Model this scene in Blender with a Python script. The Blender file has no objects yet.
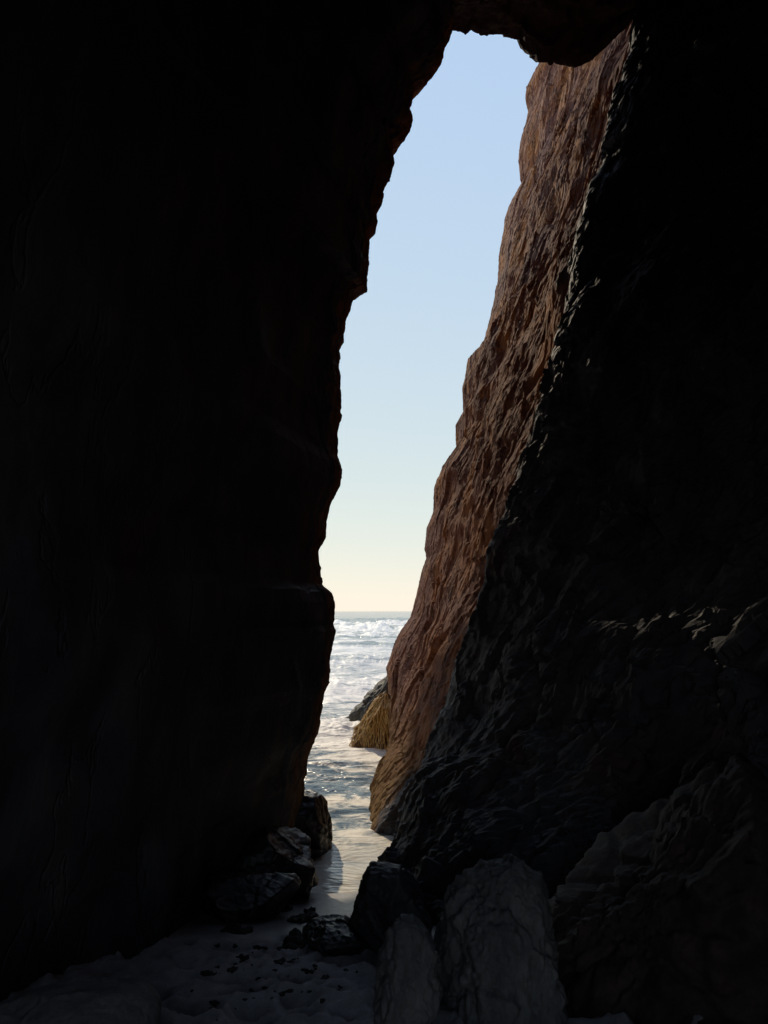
import bpy, bmesh, math, random
import numpy as np
from mathutils import Vector

rng = np.random.RandomState(11)
random.seed(11)
C = bpy.context.scene.collection
R = math.radians

# ------------------------------------------------------------------ camera model
F = 740.0                                  # focal length in pixels
PITCH = math.atan(99.0 / F)                # horizon sits 99 px below the centre
HC = 2.05                                  # eye height above the water
CP, SP = math.cos(PITCH), math.sin(PITCH)

def at(px, py, y):
    """world point at distance y seen at a pixel"""
    v = -(py - 512.0) / F
    t = y / (CP - v * SP)
    return ((px - 384.0) / F * t, y, HC + t * (SP + CP * v))

def project(x, y, z):
    dz = z - HC
    d = y * CP + dz * SP
    v = (-y * SP + dz * CP) / d
    return 384 + F * x / d, 512 - F * v, d

# ------------------------------------------------------------------ noise
_perm = np.random.RandomState(5).permutation(512).astype(np.int64)
_g = np.random.RandomState(6).normal(size=(512, 3)); _g /= np.linalg.norm(_g, axis=1)[:, None]

def _h(i, j, k):
    return _perm[(_perm[(_perm[i & 511] + j) & 511] + k) & 511]

def perlin(p):
    p = np.asarray(p, float)
    i = np.floor(p).astype(np.int64); f = p - i
    w = f * f * f * (f * (f * 6 - 15) + 10)
    out = 0
    for a in (0, 1):
        for b in (0, 1):
            for c in (0, 1):
                g = _g[_h(i[..., 0] + a, i[..., 1] + b, i[..., 2] + c)]
                d = g[..., 0] * (f[..., 0] - a) + g[..., 1] * (f[..., 1] - b) + g[..., 2] * (f[..., 2] - c)
                wx = w[..., 0] if a else 1 - w[..., 0]
                wy = w[..., 1] if b else 1 - w[..., 1]
                wz = w[..., 2] if c else 1 - w[..., 2]
                out = out + d * wx * wy * wz
    return out * 1.5

def fbm(p, oct=4, gain=0.5):
    s, a = 0, 1.0
    for o in range(oct):
        s = s + a * perlin(p * (2.03 ** o) + 17.3 * o); a *= gain
    return s

def ridged(p, oct=4, gain=0.55):
    s, a = 0, 1.0
    for o in range(oct):
        s = s + a * (1 - 2 * np.abs(perlin(p * (2.1 ** o) + 31.7 * o))); a *= gain
    return s

def worley(p):
    """distance to nearest cell point, second nearest, a random value of the cell and a tilt offset (facets)"""
    p = np.asarray(p, float)
    i = np.floor(p).astype(np.int64)
    d1 = np.full(p.shape[:-1], 9.0); d2 = d1.copy(); val = d1 * 0; til = d1 * 0
    for a in (-1, 0, 1):
        for b in (-1, 0, 1):
            for c in (-1, 0, 1):
                n = _h(i[..., 0] + a, i[..., 1] + b, i[..., 2] + c)
                o = _g[n] * 0.42 + 0.5
                q = p - (i + np.array([a, b, c]) + o)
                d = np.sqrt((q * q).sum(-1))
                near = d < d1
                d2 = np.where(near, d1, np.minimum(d2, d))
                g2 = _g[(n * 7 + 3) & 511]
                val = np.where(near, (n % 97) / 97.0 - 0.5, val)
                til = np.where(near, (q * g2).sum(-1), til)
                d1 = np.where(near, d, d1)
    return d1, d2, val, til

def sstep(a, b, x):
    t = np.clip((x - a) / (b - a), 0, 1)
    return t * t * (3 - 2 * t)

# ------------------------------------------------------------------ mesh helpers
def link(name, verts, faces, mat, parent=None, smooth=True, attrs=None):
    """verts (n,3) array, faces (m,k) array or list of lists"""
    me = bpy.data.meshes.new(name)
    verts = np.asarray(verts, np.float32)
    if isinstance(faces, np.ndarray):
        m, k = faces.shape
        me.vertices.add(len(verts)); me.vertices.foreach_set('co', verts.ravel())
        me.loops.add(m * k); me.loops.foreach_set('vertex_index', faces.astype(np.int32).ravel())
        me.polygons.add(m)
        me.polygons.foreach_set('loop_start', np.arange(0, m * k, k, dtype=np.int32))
        me.update(calc_edges=True)
    else:
        me.from_pydata(verts.tolist(), [], faces)
    me.validate()
    if attrs:
        for n, a in attrs.items():
            at_ = me.attributes.new(n, 'FLOAT', 'POINT')
            at_.data.foreach_set('value', np.asarray(a, np.float32).ravel())
    if smooth:
        me.polygons.foreach_set('use_smooth', np.ones(len(me.polygons), bool))
    me.materials.append(mat)
    o = bpy.data.objects.new(name, me); C.objects.link(o)
    if parent: o.parent = parent
    return o

def grid_faces(n, m, wrap=False):
    """n rows of m points; wrap closes each row"""
    r = np.arange(n - 1)[:, None]; mm = m if wrap else m - 1
    c = np.arange(mm)[None, :]; c2 = (c + 1) % m
    return np.stack([r * m + c, r * m + c2, (r + 1) * m + c2, (r + 1) * m + c], -1).reshape(-1, 4)

def tag(o, label=None, cat=None, group=None, kind=None):
    if label: o['label'] = label
    if cat: o['category'] = cat
    if group: o['group'] = group
    if kind: o['kind'] = kind
    return o

# ------------------------------------------------------------------ materials
class NT:
    def __init__(self, name):
        self.m = bpy.data.materials.new(name); self.m.use_nodes = True
        self.t = self.m.node_tree; self.n = self.t.nodes; self.l = self.t.links
        self.b = self.n['Principled BSDF']
        self.geo = self.n.new('ShaderNodeNewGeometry')
    def mapped(self, scale=(1, 1, 1), rot=(0, 0, 0), obj=False):
        mp = self.n.new('ShaderNodeMapping'); mp.inputs['Scale'].default_value = scale
        mp.inputs['Rotation'].default_value = rot
        if obj:
            tc = self.n.new('ShaderNodeTexCoord'); self.l.new(tc.outputs['Object'], mp.inputs['Vector'])
        else:
            self.l.new(self.geo.outputs['Position'], mp.inputs['Vector'])
        return mp.outputs[0]
    def noise(self, vec, scale, detail=6, rough=0.6, dist=0.0):
        x = self.n.new('ShaderNodeTexNoise'); x.inputs['Scale'].default_value = scale
        x.inputs['Detail'].default_value = detail; x.inputs['Roughness'].default_value = rough
        x.inputs['Distortion'].default_value = dist
        self.l.new(vec, x.inputs['Vector']); return x.outputs['Fac']
    def voro(self, vec, scale, feature='F1', rnd=1.0):
        x = self.n.new('ShaderNodeTexVoronoi'); x.feature = feature; x.inputs['Scale'].default_value = scale
        x.inputs['Randomness'].default_value = rnd
        self.l.new(vec, x.inputs['Vector']); return x.outputs['Distance']
    def ramp(self, fac, stops):
        r = self.n.new('ShaderNodeValToRGB'); e = r.color_ramp.elements
        while len(e) < len(stops): e.new(0.5)
        for q, (p, c) in zip(e, stops):
            q.position = p; q.color = (*c, 1) if not isinstance(c, (int, float)) else (c, c, c, 1)
        self.l.new(fac, r.inputs['Fac']); return r.outputs['Color']
    def mix(self, fac, a, b, mode='MIX'):
        x = self.n.new('ShaderNodeMix'); x.data_type = 'RGBA'; x.blend_type = mode
        for sock, v in ((x.inputs[0], fac), (x.inputs[6], a), (x.inputs[7], b)):
            if isinstance(v, (int, float)): sock.default_value = v if sock is x.inputs[0] else (v, v, v, 1)
            elif isinstance(v, tuple): sock.default_value = (*v, 1)
            else: self.l.new(v, sock)
        return x.outputs[2]
    def math(self, op, a, b=0.0, clamp=False):
        x = self.n.new('ShaderNodeMath'); x.operation = op; x.use_clamp = clamp
        for s, v in ((x.inputs[0], a), (x.inputs[1], b)):
            if isinstance(v, (int, float)): s.default_value = v
            else: self.l.new(v, s)
        return x.outputs[0]
    def attr(self, name):
        x = self.n.new('ShaderNodeAttribute'); x.attribute_name = name; return x.outputs['Fac']
    def z(self):
        x = self.n.new('ShaderNodeSeparateXYZ'); self.l.new(self.geo.outputs['Position'], x.inputs[0]); return x.outputs[2]
    def bump(self, h, dist, strength=1.0, prev=None):
        x = self.n.new('ShaderNodeBump'); x.inputs['Distance'].default_value = dist
        x.inputs['Strength'].default_value = strength
        self.l.new(h, x.inputs['Height'])
        if prev is not None: self.l.new(prev, x.inputs['Normal'])
        return x.outputs[0]
    def done(self, color, rough, normal=None, **kw):
        for k, v in (('Base Color', color), ('Roughness', rough)):
            s = self.b.inputs[k]
            if isinstance(v, tuple): s.default_value = (*v, 1)
            elif isinstance(v, (int, float)): s.default_value = v
            else: self.l.new(v, s)
        if normal is not None: self.l.new(normal, self.b.inputs['Normal'])
        for k, v in kw.items():
            s = self.b.inputs[k]
            if isinstance(v, (int, float)): s.default_value = v
            else: self.l.new(v, s)
        return self.m

def rock_material(name, brown=True, wet_level=0.9):
    """cliff rock; attribute 'zone' 0 = dark slaty inner rock, 1 = warm weathered outer rock"""
    k = NT(name)
    v = k.mapped((1, 1, 0.45), (0, R(-14), 0))
    vv = k.mapped()
    big = k.noise(vv, 0.9, 5, 0.6, 0.6)
    mid = k.noise(v, 4.0, 8, 0.65, 0.4)
    fine = k.noise(v, 26, 6, 0.7)
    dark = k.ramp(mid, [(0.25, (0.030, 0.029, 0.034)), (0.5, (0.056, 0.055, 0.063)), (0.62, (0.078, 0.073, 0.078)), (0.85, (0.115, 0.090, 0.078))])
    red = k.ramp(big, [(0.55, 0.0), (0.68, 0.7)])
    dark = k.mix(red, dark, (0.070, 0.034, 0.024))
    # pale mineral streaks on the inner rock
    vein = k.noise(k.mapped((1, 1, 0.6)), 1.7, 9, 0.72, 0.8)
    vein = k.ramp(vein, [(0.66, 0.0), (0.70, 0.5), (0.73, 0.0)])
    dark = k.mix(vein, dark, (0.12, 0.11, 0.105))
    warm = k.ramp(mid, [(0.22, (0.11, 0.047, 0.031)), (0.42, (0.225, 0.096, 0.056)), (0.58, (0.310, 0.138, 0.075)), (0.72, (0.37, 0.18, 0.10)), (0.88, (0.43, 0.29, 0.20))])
    orange = k.ramp(k.noise(vv, 1.6, 5, 0.62, 0.3), [(0.46, 0.0), (0.58, 0.9)])
    warm = k.mix(orange, warm, (0.42, 0.17, 0.05))
    plum = k.ramp(k.noise(k.mapped((1, 1, 0.7)), 1.1, 6, 0.62, 0.4), [(0.47, 0.0), (0.57, 0.9)])
    warm = k.mix(plum, warm, (0.185, 0.092, 0.070))
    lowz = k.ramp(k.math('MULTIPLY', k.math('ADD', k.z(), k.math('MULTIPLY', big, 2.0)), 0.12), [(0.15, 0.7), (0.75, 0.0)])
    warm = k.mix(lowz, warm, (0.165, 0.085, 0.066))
    warm = k.mix(k.ramp(fine, [(0.35, 0.55), (0.6, 0.0)]), warm, (0.15, 0.075, 0.055))
    crack = k.ramp(k.noise(k.mapped((1, 1, 0.4), (0, R(-14), 0)), 2.3, 5, 0.55, 0.3), [(0.482, 0.0), (0.5, 0.85), (0.518, 0.0)])
    warm = k.mix(crack, warm, (0.05, 0.025, 0.018))
    if brown:
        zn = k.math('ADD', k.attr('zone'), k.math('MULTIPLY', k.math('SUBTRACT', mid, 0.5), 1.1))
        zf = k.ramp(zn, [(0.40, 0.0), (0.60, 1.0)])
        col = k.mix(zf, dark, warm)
        # ochre weed and barnacle belt just above the water, ragged top
        belt = k.math('ADD', k.z(), k.math('MULTIPLY', k.math('SUBTRACT', mid, 0.5), 1.4))
        bf = k.math('MULTIPLY', k.ramp(k.math('MULTIPLY', belt, 0.6), [(0.12, 1.0), (0.62, 0.0)]), zf)
        col = k.mix(bf, col, k.ramp(fine, [(0.3, (0.10, 0.058, 0.022)), (0.6, (0.26, 0.15, 0.06))]))
        rough = k.math('ADD', k.math('MULTIPLY', zf, 0.15), 0.70)
    else:
        col = dark; rough = 0.75
    n1 = k.bump(k.math('SUBTRACT', mid, k.math('MULTIPLY', crack, 0.8)), 0.022, 0.6)
    n2 = k.bump(fine, 0.006, 0.6, n1)
    return k.done(col, rough, n2, **{'Specular IOR Level': k.math('SUBTRACT', 0.15, k.math('MULTIPLY', zf, 0.10)) if brown else 0.25})

def boulder_material(name, stops, rough=0.6, spec=0.4, streak=0.6):
    k = NT(name)
    v = k.mapped((1, 1, streak), obj=True)
    mid = k.noise(v, 7, 8, 0.65, 0.5)
    fine = k.noise(v, 60, 5, 0.7)
    col = k.ramp(mid, stops)
    col = k.mix(k.ramp(fine, [(0.3, 0.5), (0.55, 0.0)]), col, tuple(0.5 * c for c in stops[0][1]))
    n = k.bump(fine, 0.006, 0.6, k.bump(mid, 0.02, 0.7))
    return k.done(col, rough, n, **{'Specular IOR Level': spec})

M = {}
M['cliff_rock'] = rock_material('weathered cliff rock', True)
M['cliff_dark'] = rock_material('dark cave rock', False)
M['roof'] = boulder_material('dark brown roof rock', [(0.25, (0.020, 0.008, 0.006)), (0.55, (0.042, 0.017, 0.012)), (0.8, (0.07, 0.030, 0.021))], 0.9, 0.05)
M['grey_boulder'] = boulder_material('grey boulder rock', [(0.25, (0.08, 0.08, 0.086)), (0.5, (0.15, 0.15, 0.156)), (0.75, (0.25, 0.245, 0.24))], 0.75, 0.3, 0.4)
M['dark_boulder'] = boulder_material('dark boulder rock', [(0.25, (0.02, 0.02, 0.023)), (0.55, (0.045, 0.045, 0.05)), (0.8, (0.09, 0.085, 0.08))], 0.55, 0.5)
M['red_boulder'] = boulder_material('reddish boulder rock', [(0.25, (0.025, 0.018, 0.016)), (0.55, (0.055, 0.036, 0.03)), (0.8, (0.085, 0.055, 0.042))], 0.75, 0.3)
M['wet_boulder'] = boulder_material('wet black rock', [(0.25, (0.010, 0.010, 0.012)), (0.6, (0.019, 0.019, 0.021)), (0.85, (0.032, 0.030, 0.029))], 0.32, 0.4)
M['mossy_rock'] = boulder_material('weedy sea rock', [(0.25, (0.025, 0.022, 0.016)), (0.5, (0.055, 0.048, 0.030)), (0.8, (0.15, 0.12, 0.07))], 0.7, 0.4)
M['ochre_rock'] = boulder_material('ochre sea rock', [(0.25, (0.07, 0.042, 0.018)), (0.5, (0.20, 0.12, 0.05)), (0.8, (0.36, 0.25, 0.12))], 0.7, 0.4, 0.35)
M['wrack'] = boulder_material('dark dry wrack', [(0.3, (0.012, 0.011, 0.010)), (0.7, (0.035, 0.03, 0.026))], 0.7, 0.3)

def straw_material():
    k = NT('straw coloured weed')
    f = k.noise(k.mapped((1, 1, 0.3)), 30, 4, 0.6)
    return k.done(k.ramp(f, [(0.3, (0.36, 0.20, 0.055)), (0.55, (0.62, 0.40, 0.13)), (0.75, (0.76, 0.60, 0.32))]), 0.6)
M['straw'] = straw_material()

def sand_material():
    k = NT('beach sand')
    v = k.mapped()
    big = k.noise(v, 1.6, 5, 0.6); mid = k.noise(v, 14, 6, 0.65); grain = k.noise(v, 420, 2, 0.6)
    dry = k.ramp(mid, [(0.3, (0.29, 0.28, 0.30)), (0.7, (0.44, 0.425, 0.45))])
    dry = k.mix(k.ramp(grain, [(0.42, 0.5), (0.55, 0.0)]), dry, (0.08, 0.075, 0.08))
    wet = k.mix(k.ramp(big, [(0.35, 0.0), (0.7, 0.5)]), (0.21, 0.20, 0.21), (0.28, 0.265, 0.27))
    w = k.attr('wet')
    col = k.mix(w, dry, wet)
    rough = k.math('SUBTRACT', 0.9, k.math('MULTIPLY', w, 0.52))
    n = k.bump(grain, 0.002, 0.5, k.bump(mid, 0.012, 0.5))
    return k.done(col, rough, n, **{'Specular IOR Level': 0.4})
M['sand'] = sand_material()

def sea_material():
    k = NT('sea water and foam')
    foam = k.attr('foam')
    v = k.mapped((0.55, 1, 1))
    lace = k.noise(v, 3.2, 9, 0.68, 1.4)
    lace2 = k.noise(k.mapped((0.4, 1, 1)), 0.35, 8, 0.68, 1.0)
    far = k.attr('far')
    ln = k.mix(far, lace, lace2)
    ff = k.math('ADD', ln, k.math('SUBTRACT', foam, 0.5))
    fm = k.ramp(ff, [(0.50, 0.0), (0.66, 1.0)])
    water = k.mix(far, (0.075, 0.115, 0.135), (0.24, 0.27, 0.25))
    col = k.mix(fm, water, (0.88, 0.81, 0.68))
    rip = k.noise(k.mapped((0.5, 1, 1)), 9, 5, 0.6, 0.6)
    rip2 = k.noise(k.mapped((0.35, 1, 1)), 0.9, 6, 0.62, 0.6)
    calm = k.attr('calm'); wild = k.math('SUBTRACT', 1.0, calm)
    rough = k.math('ADD', k.math('MULTIPLY', k.math('MULTIPLY', fm, 0.45), wild), 0.12)
    n = k.bump(k.math('MULTIPLY', rip, k.math('ADD', k.math('MULTIPLY', wild, 0.85), 0.15)), 0.02, 0.6)
    n = k.bump(rip2, 0.5, 0.35, n)
    n = k.bump(lace, 0.008, 0.3, n)
    return k.done(col, rough, n, IOR=1.33, **{'Specular IOR Level': k.math('SUBTRACT', 0.5, k.math('MULTIPLY', far, 0.3))})
M['sea'] = sea_material()

# ------------------------------------------------------------------ traced rock edges (pixels)
LEFT = [(452,-60),(454,0),(453,30),(451,35.5),(444,46),(442.7,56),(441.7,63.5),(438.5,70),(431,78),(424,86.5),(415.6,91.7),(413.5,98),(411,108),(411,113.5),
 (413.5,120),(410,130),(403,140.5),(399,145),(394,146.5),(392.5,153),(394.4,162),(391,178),(385.6,189),(383.5,203),(379,213),(378.3,224),(376,235),
 (371,239),(369.6,255),(367.5,266.5),(368.3,276),(367.7,292),(356,295.6),(351,305),(348,312),(344,322),(342.7,342.5),(338.5,350),(338.5,363),
 (340.6,374),(340,403),(341.7,415),(338,430),(337.5,454.6),(342,469),(341.7,486),(331,506.7),(326.7,520),(326,538),(317.7,551.5),(319,565),(322,586),
 (332.5,593),(335.4,603),(334.8,620),(333.3,624.6),(335.8,630),(332.7,642),(329.6,657.5),(329.6,680),(324,693),(321,712),(319,725),(317,732.5),(310.6,749),
 (307.5,759.6),(307.5,774),(304.4,780),(305,792),(303,830),(300,1000)]
RIGHT = [(566,-40),(548,20),(540,58),(535.4,79),(526,87.5),(524.6,98),(527,112.5),(525,123),(519.8,141.7),(518,160),(519.6,179),(520.6,184.6),(515.4,196.5),
 (509,205),(504,220),(502,234),(498,256),(497,281),(492,310),(489.6,320),(482,347),(480,352),(467.7,359.6),(465.6,374),(462,389),(463,411.7),(455,426),(456,449),
 (441.7,468),(434,487),(433,511),(427,527.5),(424,550),(426,559),(421,573),(415,600),(410,617),(397,634.6),(392,647),(385.5,668),(387,680),(389,700),(392,745),(392,800)]
BOUND = [(700,-120),(650,0),(620,100),(590,220),(550,340),(520,450),(480,600),(440,710),(412,780),(395,824),(385,850),(378,900)]
ROOF = [(300,20),(440,26),(453,30),(462.5,31),(465,33.5),(468,31),(470,29),(482,32.5),(500,33),(514,35),(516,36.3),(520,34),(525,44),(531,49.6),(536.5,53),(540,58.5),
        (556,60),(575,66),(592,58),(614,38),(640,10),(690,-40),(790,-120)]
LY, RY, BY, OY = 6.6, 13.0, 7.0, 7.0

def edge_curve(pts, y):
    w = np.array([at(px, py, y) for px, py in pts])
    o = np.argsort(w[:, 2]); return w[o, 2], w[o, 0]
LZ, LX = edge_curve(LEFT, LY)
RZ, RX = edge_curve(RIGHT, RY)
BZ, BX = edge_curve(BOUND, BY)
_lp = np.array(LEFT); _lo = np.argsort(_lp[:, 1])
def left_limit(y, z):
    """x of the left rock edge's line of sight at (y, z)"""
    _, py, d = project(0.0, y, z)
    return (np.interp(py, _lp[_lo, 1], _lp[_lo, 0]) - 384) / F * d
def ex(z, Z, X):
    """interp with a linear run-out above"""
    top = X[-1] + (z - Z[-1]) * 0.2
    return np.where(z > Z[-1], top, np.interp(z, Z, X))

def sweep(nodes, counts):
    """nodes: list of (x(z), y(z)) arrays; linear in between; closed loop is left to the caller"""
    cols, par = [], []
    for i in range(len(nodes) - 1):
        n = counts[i]
        for j in range(n):
            t = j / n
            cols.append(np.stack([nodes[i][0] * (1 - t) + nodes[i + 1][0] * t, nodes[i][1] * (1 - t) + nodes[i + 1][1] * t], -1))
            par.append(i + t)
    return np.stack(cols, 1), np.array(par)

def smooth_cols(P, it):
    for _ in range(it):
        P = (np.roll(P, 1, 1) + 2 * P + np.roll(P, -1, 1)) / 4
    return P

def grid_normals(P):
    a = np.roll(P, -3, 1) - np.roll(P, 3, 1)
    b = np.empty_like(P); b[6:-6] = P[12:] - P[:-12]; b[:6] = b[6]; b[-6:] = b[-7]
    n = np.cross(a, b); return n / (np.linalg.norm(n, axis=-1, keepdims=True) + 1e-9)

def rock_relief(P, blocky=1.0):
    """coarse and fine relief in metres at points P: slanting slabs, ribs, pockets"""
    sl = P.copy(); sl[..., 0] = P[..., 0] - 0.2 * P[..., 2]      # follows the lean of the slot
    sl[..., 1] = P[..., 1] + 0.22 * P[..., 2]                    # beds dip towards the cave
    warp = np.stack([fbm(P * 1.5, 3), fbm(P * 1.5 + 40, 3), fbm(P * 1.5 + 80, 3)], -1)
    coarse = 0.11 * fbm(P * 0.8, 3)
    q = sl + 0.06 * warp
    d1, d2, val, til = worley(q * np.array([1.6, 1.6, 0.8]))
    slab = 0.085 * val + 0.10 * til
    g1, g2, v2, t2 = worley(q * np.array([4.2, 4.2, 2.6]) + 9)
    slab = slab + 0.050 * v2 + 0.042 * t2 - 0.008 * np.exp(-((g2 - g1) / 0.05) ** 2) * sstep(-0.1, 0.3, perlin(P * 1.1 + 5))
    e1, e2, v3, t3 = worley((sl + 0.03 * warp) * np.array([9.5, 9.5, 7.0]) + 21)
    chip = 0.020 * v3 + 0.020 * t3
    k1, k2, v4, t4 = worley(sl * np.array([24, 24, 18]) + 33)
    rib = 0.022 * fbm((sl + 0.1 * warp) * np.array([2.6, 2.6, 0.9]) + 3, 6, 0.58) + 0.05 * fbm((sl + 0.2 * warp) * np.array([1.5, 1.5, 0.7]) + 70, 3)
    pock = -0.045 * sstep(0.34, 0.55, fbm((sl + 0.1 * warp) * np.array([4.5, 4.5, 2.4]) + 60, 3))
    fine = 0.008 * v4 + 0.008 * t4 + 0.006 * fbm(P * np.array([20, 20, 12]), 3, 0.6)
    return coarse, slab + rib + pock, chip + fine

def cliff(name, P2, par, zs, outer, keep, zone, mat, seed=0.0, amp=1.0):
    n, m = len(zs), len(par)
    P = np.concatenate([P2, np.repeat(zs[:, None], m, 1)[..., None]], -1)
    N = grid_normals(P)
    c, s, f = rock_relief(P + seed)
    k = keep[None, :] if keep.ndim == 1 else keep
    d = (c * k + s * (0.07 + 0.93 * k) * amp + f * (0.9 + 0.1 * k) * (amp ** 1.3 if np.ndim(amp) else 1.0)) * outer[None, :]
    P = P + N * d[..., None]
    verts = P.reshape(-1, 3)
    faces = grid_faces(n, m, True)
    # close the top and the bottom with coarse caps
    top = P[-1].mean(0); bot = P[0].mean(0)
    verts = np.concatenate([verts, [top, bot]])
    j = np.arange(m); j2 = (j + 1) % m
    base = (n - 1) * m
    capt = np.stack([base + j, base + j2, np.full(m, n * m), np.full(m, n * m)], -1)
    capb = np.stack([j2, j, np.full(m, n * m + 1), np.full(m, n * m + 1)], -1)
    fl = faces.tolist() + [r[:3] for r in capt.tolist()] + [r[:3] for r in capb.tolist()]
    zn = np.concatenate([np.repeat(zone[None, :], n, 0).ravel() if zone.ndim == 1 else zone.ravel(), [0, 0]])
    return link(name, verts, fl, mat, smooth=False, attrs={'zone': zn})

one = lambda zs, v: np.full_like(zs, v)

# ---- left cliff
zs = np.concatenate([np.arange(-0.8, 9.2, 0.018), np.linspace(9.2, 10.8, 30)])
xs = ex(zs, LZ, LX)
under = 1 - sstep(2.6, 3.2, zs)          # unseen opening behind the left edge, added to let sun reach the wash
lim = lambda y, gap: left_limit(y, zs) - gap
yend = 9.3 + 4.5 * (sstep(3.4, 4.6, zs) - sstep(8.0, 9.2, zs))  # unseen seaward fin, added to keep direct sun off the inner wall
xo = -1.5 + 2.0 * sstep(3.7, 4.5, zs)      # the mouth behind the viewer
def past(x, y):
    """a node behind the edge, drawn back where the added opening is"""
    return (x * (1 - under) + (np.minimum(x, lim(7.05, 0.25))) * under, y * (1 - under) + np.minimum(y, 7.1) * under)
nodes = [
    (xo, one(zs, -1.9)),
    (one(zs, -2.6), one(zs, -1.6)),
    (-2.1 + 0.10 * zs, one(zs, 0.4)),
    (-1.75 + 0.10 * zs, one(zs, 2.8)),
    (np.minimum(xs - 0.42, lim(5.2, 0.3)), one(zs, 5.2)),
    (np.minimum(xs - 0.10, lim(6.2, 0.08)), one(zs, 6.2)),
    (xs, one(zs, LY)),
    past(lim(7.0, 0.10), 7.0),
    past(lim(8.2, 0.22), 8.2),
    past(left_limit(yend, zs) - 0.28, yend),
    past(left_limit(yend, zs) - 1.3, yend + 0.15),
    past(one(zs, -3.5), 8.0),
    (one(zs, -30.0), one(zs, 9.0)),
    (one(zs, -30.0), one(zs, -2.8)),
    (xo, one(zs, -2.8)),
    (xo, one(zs, -1.9)),
]
counts = [20, 40, 40, 70, 60, 40, 34, 40, 40, 30, 40, 30, 20, 20, 10]
P2, par = sweep(nodes, counts)
P2 = smooth_cols(P2, 2)
outer = np.where((par > 11.9) , 0.0, 1.0)
keep = 1 - 0.92 * np.exp(-((par - 6.0) / 0.75) ** 2)
keep = np.where((par > 6) & (par < 9.9), np.minimum(keep, 0.35), keep)
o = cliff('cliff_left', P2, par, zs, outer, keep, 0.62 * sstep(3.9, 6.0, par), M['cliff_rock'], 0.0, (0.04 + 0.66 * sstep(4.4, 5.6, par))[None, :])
tag(o, kind='structure')

# ---- right cliff
zs = np.concatenate([np.arange(-0.8, 14.2, 0.023), np.linspace(14.2, 15.5, 20)])
xr = ex(zs, RZ, RX); xb = ex(zs, BZ, BX)
xo = 1.3 - 1.8 * sstep(3.7, 4.5, zs)
low = np.exp(-(np.clip(zs, 0, 9) / 0.55) ** 2)
nodes = [
    (xo, one(zs, -1.85)),
    (np.maximum(xb + 2.2, 3.0), one(zs, -1.5)),
    (np.maximum(xb + 2.4, 2.6), one(zs, 0.4)),
    (np.maximum(xb + 1.9 + 0.7 * sstep(1.4, 3.2, zs), 2.0), one(zs, 3.0)),
    (xb + 0.30 + 0.65 * sstep(0.35, 1.4, zs) + 0.60 * sstep(1.4, 3.2, zs) - 0.25 * low, one(zs, 5.0)),
    (xb + 0.32 * sstep(0.45, 1.4, zs) + 0.24 * sstep(1.4, 3.2, zs) - 0.12 * low, one(zs, 6.2)),
    (xb, one(zs, BY)),
    (xb + 0.08 - 0.24 * low, one(zs, 7.35)),
    (0.75 * xb + 0.25 * xr + 0.04 - 0.27 * low, one(zs, 8.5)),
    (0.42 * xb + 0.58 * xr, one(zs, 10.5)),
    (xr, one(zs, RY)),
    (xr + 0.35, one(zs, 13.4)),
    (xr + 2.5, one(zs, 14.4)),
    (one(zs, 30.0), one(zs, 17.0)),
    (one(zs, 30.0), one(zs, -2.8)),
    (xo, one(zs, -2.8)),
    (xo, one(zs, -1.85)),
]
counts = [20, 40, 50, 70, 50, 36, 18, 60, 90, 110, 24, 40, 20, 20, 20, 10]
P2, par = sweep(nodes, counts)
P2 = smooth_cols(P2, 2)
P2 = P2[:, ::-1]; par = par[::-1]
outer = np.where(par > 13, 0.0, 1.0)
keep = 1 - 0.90 * np.exp(-((par - 10.0) / 0.55) ** 2)
zone = sstep(5.6, 8.2, par)  # dark inner rock; the wide blend also paints the light's falloff into the cave
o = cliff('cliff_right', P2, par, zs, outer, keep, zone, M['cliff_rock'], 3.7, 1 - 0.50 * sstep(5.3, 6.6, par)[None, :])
tag(o, kind='structure')

# ---- the rock that bridges the slot
rw = np.array([at(px, py, OY) for px, py in ROOF])
xsn = np.concatenate([np.linspace(-4, -0.2, 40), np.arange(-0.18, 3.2, 0.014), np.linspace(3.2, 6, 30)])
ze = np.interp(xsn, rw[:, 0], rw[:, 2])
rows, kp = [], []
for y, dz, cnt in ((-2.4, -0.9, 30), (0.0, -0.7, 30), (3.0, -0.55, 50), (5.5, -0.30, 50), (OY, 0.0, 0)):
    rows.append((y, dz, cnt))
Pl = []
for (y0, d0, n0), (y1, d1_, _) in zip(rows[:-1], rows[1:]):
    for j in range(n0):
        t = j / n0
        y = y0 + (y1 - y0) * t
        soft = min(1.0, max(0.0, (OY - y) / 1.2))
        base = ze * (1 - soft) + np.minimum(7.75, 0 * ze + 7.75) * soft
        Pl.append(np.stack([xsn, 0 * xsn + y, base + d0 + (d1_ - d0) * t + 0.10 * math.sin(math.pi * soft)], -1)); kp.append(0.10 + 0.9 * soft)
for j in range(70):
    t = j / 69
    Pl.append(np.stack([xsn, 0 * xsn + OY + 0.5 * t ** 0.6 * (1 - 0.2 * t), ze + t ** 1.4 * (10.6 - ze)], -1)); kp.append(0.10 + 0.9 * min(1, t * 4))
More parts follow.
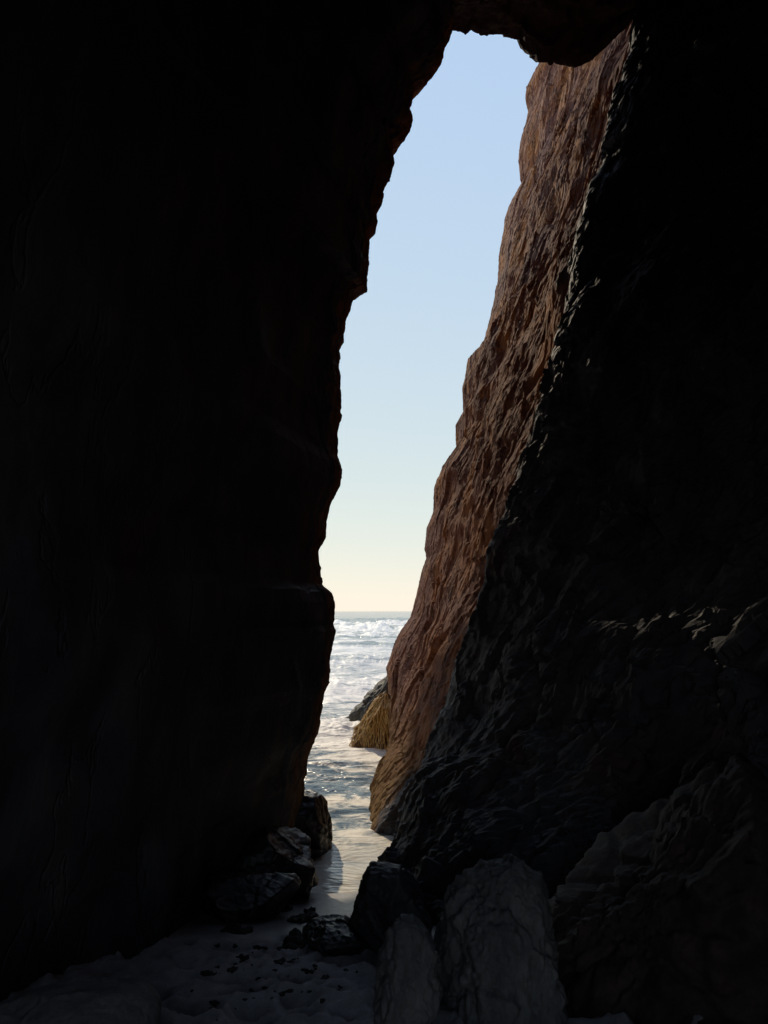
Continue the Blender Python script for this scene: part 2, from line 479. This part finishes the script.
# close the block over the back
for y, z in ((4.0, 10.8), (-2.4, 10.6), (-2.5, 9.0)):
    Pl.append(np.stack([xsn, 0 * xsn + y, 0 * xsn + z], -1)); kp.append(0.0)
P = np.array(Pl); kp = np.array(kp)
N = np.cross(np.gradient(P, axis=1), np.gradient(P, axis=0)); N /= np.linalg.norm(N, axis=-1, keepdims=True) + 1e-9
c, s, f = rock_relief(P + 8.1)
d = (0.7 * c + s) * kp[:, None] + f * (0.4 + 0.6 * kp[:, None]); d[-3:] = 0
P = P + N * d[..., None]
nr, nc = P.shape[:2]
fc = grid_faces(nr, nc)
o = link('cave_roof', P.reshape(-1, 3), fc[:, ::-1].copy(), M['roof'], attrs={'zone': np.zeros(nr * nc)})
tag(o, kind='structure')

# ------------------------------------------------------------------ ground
def sand_height(x, y):
    h = np.interp(y, [-6, 1.5, 2.9, 4.1, 5.0, 5.65, 7, 9, 14], [0.62, 0.56, 0.50, 0.30, 0.12, 0.0, -0.22, -0.5, -0.9])
    return h
xg = np.concatenate([np.linspace(-30, -2, 40)[:-1], np.arange(-2, 2.8, 0.017), np.linspace(2.8, 30, 40)])
yg = np.concatenate([np.linspace(-40, 1.8, 90)[:-1], np.arange(1.8, 6.2, 0.016), np.linspace(6.2, 16, 60)])
X, Y = np.meshgrid(xg, yg)
p3 = np.stack([X, Y, 0 * X], -1)
Z = sand_height(X, Y)
for _ in range(6):
    Zs = Z.copy(); Zs[1:-1] = (Z[2:] + 2 * Z[1:-1] + Z[:-2]) / 4; Z = Zs
wetf = sstep(4.15, 4.65, Y + 0.25 * perlin(p3 * np.array([1.3, 1.3, 1])))
trod = 1 - wetf
d1, d2, _, _ = worley(p3 * np.array([4.2, 5.0, 1]) + 0.3 * np.stack([perlin(p3 * 3), perlin(p3 * 3 + 9), 0 * X], -1))
dents = -0.055 * (1 - sstep(0.15, 0.55, d1))
s1, s2, _, _ = worley(p3 * np.array([9, 11, 1]) + 0.4 * np.stack([perlin(p3 * 5), perlin(p3 * 5 + 9), 0 * X], -1) + 5)
dents = 1.3 * dents - 0.020 * (1 - sstep(0.1, 0.5, s1)) + 0.034 * fbm(p3 * 7, 5, 0.6) + 0.03 * fbm(p3 * 1.7, 2)
Z = Z + trod * dents + 0.004 * fbm(p3 * 2.0, 3) + 0.0015 * perlin(p3 * np.array([4, 14, 1]))
o = link('sand', np.stack([X, Y, Z], -1).reshape(-1, 3), grid_faces(*X.shape), M['sand'], attrs={'wet': wetf})
tag(o, kind='structure')
def ground(x, y):
    i = int(np.clip(np.searchsorted(yg, y), 0, len(yg) - 1)); j = int(np.clip(np.searchsorted(xg, x), 0, len(xg) - 1))
    return float(Z[i, j])

# ------------------------------------------------------------------ sea
ys = np.concatenate([np.arange(5.2, 14, 0.022), 14 * np.exp(np.linspace(0, math.log(6000 / 14.), 520))])
ss = np.linspace(-1, 1, 421); ss = np.sign(ss) * np.abs(ss) ** 1.9
Y, S = np.meshgrid(ys, ss, indexing='ij')
X = S * (4.2 + 0.75 * np.maximum(Y - 9, 0) + 0.03 * Y) - 0.3
p3 = np.stack([X, Y, 0 * X], -1)
near = np.clip((14 - Y) / 4, 0, 1)
hz = np.zeros_like(X); foam = np.full_like(X, 0.0)
wob = lambda s, a, o_: a * perlin(np.stack([X / s, 0 * X + o_, Y / (6 * s)], -1))
# breakers: (distance, height, front length, back length, foam reach)
for k_, (yc, hh, fr, bk, fr_f) in enumerate([(13.2, .16, .5, 1.6, 1.0), (19.5, .24, .8, 3.0, 1.2), (28, .34, 1.4, 5, 1.2), (41, .42, 2.2, 8, 1.0), (58, .42, 5, 9, 1.5), (76, .75, 6, 12, 1.7), (100, .80, 7, 14, 1.4), (150, .7, 9, 30, 0.8)]):
    yy = Y - yc - wob(yc * 0.16, yc * 0.06, k_ * 7.3)
    var = 0.62 + 0.55 * perlin(np.stack([X / (yc * 0.09), 0 * X + 3.1 * k_, 0 * X], -1)) + (0.45 if yc > 50 else 0.18) * fbm(np.stack([X / (yc * 0.022), Y / (yc * 0.06) + 3.1 * k_, 0 * X], -1), 4, 0.6)
    prof = np.where(yy < 0, np.exp(-(yy / fr) ** 2), np.exp(-(yy / bk) ** 2))
    hz += hh * prof * np.clip(var, 0.05, 1.5)
    foam = np.maximum(foam, fr_f * 0.52 * np.clip(var + 0.25, 0, 1) * np.where(yy < 0, np.exp(-(yy / (fr * 2.6)) ** 2), np.exp(-(yy / (bk * 0.28)) ** 2)))
# chop
fa = np.clip(14 / Y, 0, 1)
amp = np.interp(Y, [5.6, 6.6, 7.6, 9, 14, 40], [0.0, 0.004, 0.018, 0.032, 0.05, 0.10])
chop = fbm(p3 * np.array([1.1, 2.7, 1]) + 4, 5, 0.55) * (0.35 + 0.65 * fa)
sharp = 1 - 2 * np.abs(perlin(p3 * np.array([0.8, 2.0, 1]) + 13))
hz -= 0.035 * np.clip((6.8 - Y), 0, 1)
hz += amp * (0.75 * chop + 0.55 * sharp) + 0.012 * np.clip((Y - 5.4), 0, 1)
# foam cover: thin sheet running up the sand, streaks in the slot, patches further out
patch = 0.5 + 0.5 * fbm(p3 * np.array([0.05, 0.12, 1]) + 6, 4)
mottle = fbm(p3 * np.array([0.9, 1.8, 1]) + 22, 3)
foam = np.maximum(foam, np.interp(Y, [5.3, 5.7, 6.4, 6.9, 7.6, 11.0, 12.0, 14, 22, 45, 60, 200, 400], [1.0, 1.0, 0.72, 0.64, 0.56, 0.54, 0.60, 0.60, 0.60, 0.60, 0.56, 0.28, 0.16]) + 0.16 * mottle * near + (1 - near) * 0.22 * (patch - 0.5))
for rx_, ry_ in ((-0.32, 11.6), (-0.2, 11.2), (-0.45, 13.4), (-0.6, 13.0)):
    foam = foam + 0.20 * np.exp(-(((X - rx_) / 0.55) ** 2 + ((Y - ry_) / 0.8) ** 2))
calm = 1 - sstep(6.3, 7.4, Y)
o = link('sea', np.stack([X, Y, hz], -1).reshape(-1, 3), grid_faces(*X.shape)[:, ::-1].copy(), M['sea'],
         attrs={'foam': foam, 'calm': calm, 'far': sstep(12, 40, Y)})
tag(o, kind='structure')

# ------------------------------------------------------------------ loose rocks
def ico(sub):
    bm = bmesh.new(); bmesh.ops.create_icosphere(bm, subdivisions=sub, radius=1.0)
    v = np.array([q.co[:] for q in bm.verts]); f = np.array([[q.index for q in p.verts] for p in bm.faces]); bm.free()
    return v, f
_ico = {s: ico(s) for s in (3, 4, 5, 6, 7)}

def rock_shape(size, seed, sub=6, facets=16, rough=0.05, streak=1.0, squash=0.92, planes=(), boxy=3.2):
    """a faceted, worn stone about its own base centre: unit ball cut by planes, then roughened"""
    v, f = _ico[sub]; r = np.random.RandomState(seed)
    nrm = r.normal(size=(facets, 3)); nrm /= np.linalg.norm(nrm, axis=1)[:, None]
    off = r.uniform(0.62, squash, facets)
    for n_, d_ in planes:
        n_ = np.array(n_, float); nrm = np.vstack([nrm, n_ / np.linalg.norm(n_)]); off = np.append(off, d_)
    dots = v @ nrm.T
    rad = np.min(np.where(dots > 1e-3, off[None, :] / np.maximum(dots, 1e-3), 9.0), 1)
    ball = (np.abs(v) ** boxy).sum(1) ** (-1 / boxy)
    p = v * np.minimum(rad * 1.12, ball)[:, None]
    size = np.array(size, float); ms = float(np.median(size))
    p = p * size                                        # metres from here on
    q = p / ms + seed * 1.37
    st = np.array([1, 1, streak])
    w = worley(q * 1.9 * st); w2 = worley(q * 5.0 * st)
    disp = 1.3 * fbm(q * 1.1, 3) + 0.8 * w[3] + 0.7 * w[2] - 0.15 * np.exp(-((w[1] - w[0]) / 0.05) ** 2) + 0.35 * w2[3] + 0.3 * w2[2] + 0.45 * fbm(q * 5 * st, 5, 0.6)
    n_ = v / size; n_ /= np.linalg.norm(n_, axis=1)[:, None]
    p = p + n_ * (rough * ms * disp)[:, None]
    return p, f

def stone(name, loc, size, seed, mat, label, cat, rotz=0.0, group=None, parent=None, **kw):
    p, f = rock_shape(size, seed, **kw)
    o = link(name, p, f, mat, parent)
    o.location = loc; o.rotation_euler = (0, 0, rotz)
    tag(o, label, cat, group)
    return o

def span(px0, px1, ptop, pbot, y, depth=1.0):
    """centre and half sizes of something that fills a pixel box at distance y"""
    a = at(px0, ptop, y); b = at(px1, pbot, y)
    return ((a[0] + b[0]) / 2, y, (a[2] + b[2]) / 2), ((b[0] - a[0]) / 2, depth * (b[0] - a[0]) / 2, (a[2] - b[2]) / 2)

def put(name, box, y, seed, mat, label, cat='rock', depth=1.0, grow=1.08, **kw):
    c_, s_ = span(*box, y, depth)
    return stone(name, c_, tuple(grow * q for q in s_), seed, mat, label, cat, **kw)

put('boulder', (434, 580, 874, 1100), 3.35, 23, M['grey_boulder'], 'large pale grey boulder with vertical grooves at the foot of the right wall', 'boulder', 1.0, rough=0.11, streak=0.8, facets=14, sub=7, boxy=2.2, squash=0.98)
put('boulder', (378, 438, 924, 1065), 3.0, 33, M['grey_boulder'], 'narrow upright grey stone leaning beside the large pale boulder', 'boulder', 1.1, rough=0.11, facets=10, boxy=2.5)
put('boulder', (515, 1010, 795, 1190), 3.45, 45, M['red_boulder'], 'dark reddish boulder rising behind the large pale boulder', 'boulder', 0.5, rough=0.10, sub=7, planes=[((-1, 0, 0.9), 0.62)])
put('boulder', (353, 428, 868, 958), 4.2, 52, M['dark_boulder'], 'dark blocky rock jutting onto the wet sand from the right wall', 'rock', 1.2, rough=0.06, grow=1.1)
put('flat_rock', (305, 368, 924, 956), 4.12, 61, M['wet_boulder'], 'low flat wet black rock lying on the sand before the water', 'rock', 1.0, rough=0.05, grow=1.1)
put('flat_rock', (-40, 143, 999, 1080), 2.75, 72, M['grey_boulder'], 'broad low rounded grey rock in the bottom left corner', 'rock', 0.8, rough=0.04)
put('boulder', (256, 326, 794, 880), 6.75, 81, M['wet_boulder'], 'tall square black rock at the water edge under the left wall', 'rock', 1.0, rough=0.06, grow=1.1)
put('boulder', (225, 312, 832, 900), 5.75, 92, M['wet_boulder'], 'wet black rock with a shiny sloping edge in the left rock heap', 'rock', 0.9, rough=0.05, grow=1.1)
put('boulder', (195, 294, 876, 920), 5.1, 104, M['wet_boulder'], 'big dark block with a flat top at the left edge of the sand', 'rock', 0.8, rough=0.04, grow=1.12)

# ------------------------------------------------------------------ rocks out in the surf
put('sea_rock', (351, 425, 676, 748), 13.6, 115, M['mossy_rock'], 'dark weedy rock sloping into the surf behind the straw coloured rock', 'rock', 0.7, rough=0.08, grow=1.05, boxy=2.0, planes=[((-0.8, -0.1, 0.75), 0.54)])
weedy = put('sea_rock', (348, 425, 690, 785), 11.6, 127, M['ochre_rock'], 'ochre rock hung with straw coloured seaweed at the end of the right cliff', 'rock', 0.7, rough=0.08, streak=0.4, grow=1.05, boxy=2.0, planes=[((-0.8, -0.15, 0.65), 0.50), ((-0.3, -0.8, 0.5), 0.62)])

def hang_weed(rock, n):
    """strands of weed that lie on the rock and trail down it"""
    from mathutils.bvhtree import BVHTree
    me = rock.data
    bvh = BVHTree.FromPolygons([v.co[:] for v in me.vertices], [p.vertices[:] for p in me.polygons])
    zt = max(v.co.z for v in me.vertices); V, Fc = [], []
    r = random.Random(4)
    for i in range(n):
        th = math.radians(r.uniform(140, 300)); z0 = zt * r.uniform(0.25, 0.98); ln = r.uniform(0.2, 0.55); wd = r.uniform(0.006, 0.018)
        pts = []
        for j in range(9):
            z = z0 - ln * j / 8; a_ = th + 0.05 * math.sin(j * 0.9 + i)
            d = Vector((math.cos(a_), math.sin(a_), 0))
            h = bvh.ray_cast(Vector((0, 0, z)) + d * 3, -d)
            if h[0] is None: continue
            pts.append(h[0] + d * r.uniform(0.006, 0.05))
        if len(pts) < 4: continue
        b0 = len(V)
        for j, p in enumerate(pts):
            d = Vector((p.x, p.y, 0)).normalized(); sd = Vector((-d.y, d.x, 0)); w_ = wd * (1 - 0.7 * j / len(pts))
            V += [tuple(p - sd * w_), tuple(p + d * w_ * 0.8), tuple(p + sd * w_), tuple(p - d * w_ * 0.5)]
        for j in range(len(pts) - 1):
            for q in range(4):
                u = b0 + 4 * j + q; u2 = b0 + 4 * j + (q + 1) % 4
                Fc.append([u, u2, u2 + 4, u + 4])
    return link('seaweed', np.array(V), Fc, M['straw'], rock)
hang_weed(weedy, 260)

# ------------------------------------------------------------------ small stones at the foot of the left wall
heap = [((283, 318, 868, 886), 5.75, 'small wet black stone lowest in the left rock heap, touching the water'),
        ((296, 322, 846, 864), 6.55, 'wet stone with a glinting edge just behind the tall square black rock base'),
        ((272, 300, 880, 893), 5.55, 'little glossy stone in front of the left rock heap'),
        ((238, 268, 820, 846), 6.1, 'upper small dark stone lodged against the left wall above the heap'),
        ((292, 312, 858, 874), 6.1, 'thin wet stone wedged between the black rocks of the left heap')]
for i, (bx, y, lb) in enumerate(heap):
    put('stone', bx, y, 140 + 7 * i, M['wet_boulder'], lb, 'stone', 0.8, rough=0.05, sub=4, grow=1.1)['group'] = 'small wet stones at the foot of the left wall'

# ------------------------------------------------------------------ wrack and scraps on the sand
def on_sand(px, py):
    lo, hi = 1.5, 7.0
    for _ in range(40):
        y = (lo + hi) / 2; p = at(px, py, y)
        if p[2] > ground(p[0], p[1]): lo = y
        else: hi = y
    return at(px, py, y)

def clump(name, px, py, w_px, seed, label, cat, group=None, flat=0.35, mat='wrack', sub=4):
    x, y, z = on_sand(px, py); w_ = w_px / F * y / 2
    p, f = rock_shape((w_, w_ * 1.6, w_ * flat), seed, sub=sub, facets=9, rough=0.30)
    o = link(name, p, f, M[mat]); o.location = (x, y, ground(x, y) + w_ * flat * 0.35); o.rotation_euler = (0, 0, seed * 1.7)
    tag(o, label, cat, group); return o

clump('seaweed_clump', 305, 920.5, 20, 201, 'widest dark seaweed clump lying on the smooth wet sand', 'seaweed', 'seaweed clumps on the wet sand')
clump('seaweed_clump', 282, 910, 15, 202, 'dark seaweed clump beside the big flat topped dark block', 'seaweed', 'seaweed clumps on the wet sand')
clump('seaweed_clump', 310, 912, 8, 203, 'small upright seaweed clump nearest the water', 'seaweed', 'seaweed clumps on the wet sand', 0.7)
clump('seaweed_clump', 236, 932, 18, 204, 'dark seaweed clump furthest to the left on the sand, in shade', 'seaweed', 'seaweed clumps on the wet sand')
clump('seaweed_clump', 296, 943, 22, 205, 'loose dark seaweed patch left of the low flat wet rock', 'seaweed', 'seaweed clumps on the wet sand', 0.25)
r = random.Random(8)
for i in range(90):
    px = r.triangular(178, 372, 250); py = r.triangular(936, 1023, 955)
    if px < 300 - (py - 936) * 1.5 and r.random() < 0.3: continue
    o = clump('wrack_scrap', px, py, r.choice((2, 2.5, 3, 3, 4, 5, 7)), 300 + i, 'little dark scrap of wrack scattered on the trodden sand', 'wrack', 'scraps of wrack on the trodden sand', r.uniform(0.12, 0.5), sub=3)

# ------------------------------------------------------------------ camera, light, sky
cam = bpy.data.cameras.new('camera'); co = bpy.data.objects.new('camera', cam); C.objects.link(co)
co.location = (0, 0, HC); co.rotation_euler = (math.pi / 2 + PITCH, 0, 0)
cam.sensor_fit = 'VERTICAL'; cam.sensor_height = 36.0; cam.lens = F / 1024 * 36.0
cam.clip_start = 0.05; cam.clip_end = 20000
sc = bpy.context.scene; sc.camera = co

AZ, EL = R(-18), R(32)              # sun ahead and to the left
sun = bpy.data.lights.new('sun', 'SUN'); so = bpy.data.objects.new('sun', sun); C.objects.link(so)
sun.energy = 3.9; sun.angle = R(1.0); sun.color = (1.0, 0.84, 0.62)
to_sun = Vector((math.sin(AZ) * math.cos(EL), math.cos(AZ) * math.cos(EL), math.sin(EL)))
so.rotation_euler = to_sun.to_track_quat('Z', 'Y').to_euler()
so.location = (-10, 30, 20)

w = bpy.data.worlds.new('World'); sc.world = w; w.use_nodes = True
nt = w.node_tree; bg = nt.nodes['Background']
sky = nt.nodes.new('ShaderNodeTexSky'); sky.sky_type = 'NISHITA'; sky.sun_disc = False
sky.sun_elevation = EL; sky.sun_rotation = AZ
sky.air_density = 1.0; sky.dust_density = 0.0; sky.ozone_density = 1.0
# thin sea haze evens the sky out: each channel follows a soft power of the clear sky
sep = nt.nodes.new('ShaderNodeSeparateColor'); com = nt.nodes.new('ShaderNodeCombineColor')
nt.links.new(sky.outputs[0], sep.inputs[0])
for i_, (pw, kk) in enumerate(((0.344, 0.918), (0.226, 0.872), (-0.06, 0.775))):
    dv = nt.nodes.new('ShaderNodeMath'); dv.operation = 'POWER'; ml = nt.nodes.new('ShaderNodeMath'); ml.operation = 'MULTIPLY'
    nt.links.new(sep.outputs[i_ % 2], dv.inputs[0]); dv.inputs[1].default_value = pw
    nt.links.new(dv.outputs[0], ml.inputs[0]); ml.inputs[1].default_value = 10.0 * kk * 0.1 ** pw
    nt.links.new(ml.outputs[0], com.inputs[i_])
nt.links.new(com.outputs[0], bg.inputs['Color']); bg.inputs['Strength'].default_value = 0.15

sc.view_settings.view_transform = 'Standard'; sc.view_settings.look = 'None'
sc.view_settings.exposure = -0.58; sc.view_settings.gamma = 1.0; sc.view_settings.use_curve_mapping = False
sc.render.engine = 'CYCLES'
sc.cycles.max_bounces = 8; sc.cycles.diffuse_bounces = 5; sc.cycles.use_denoising = True
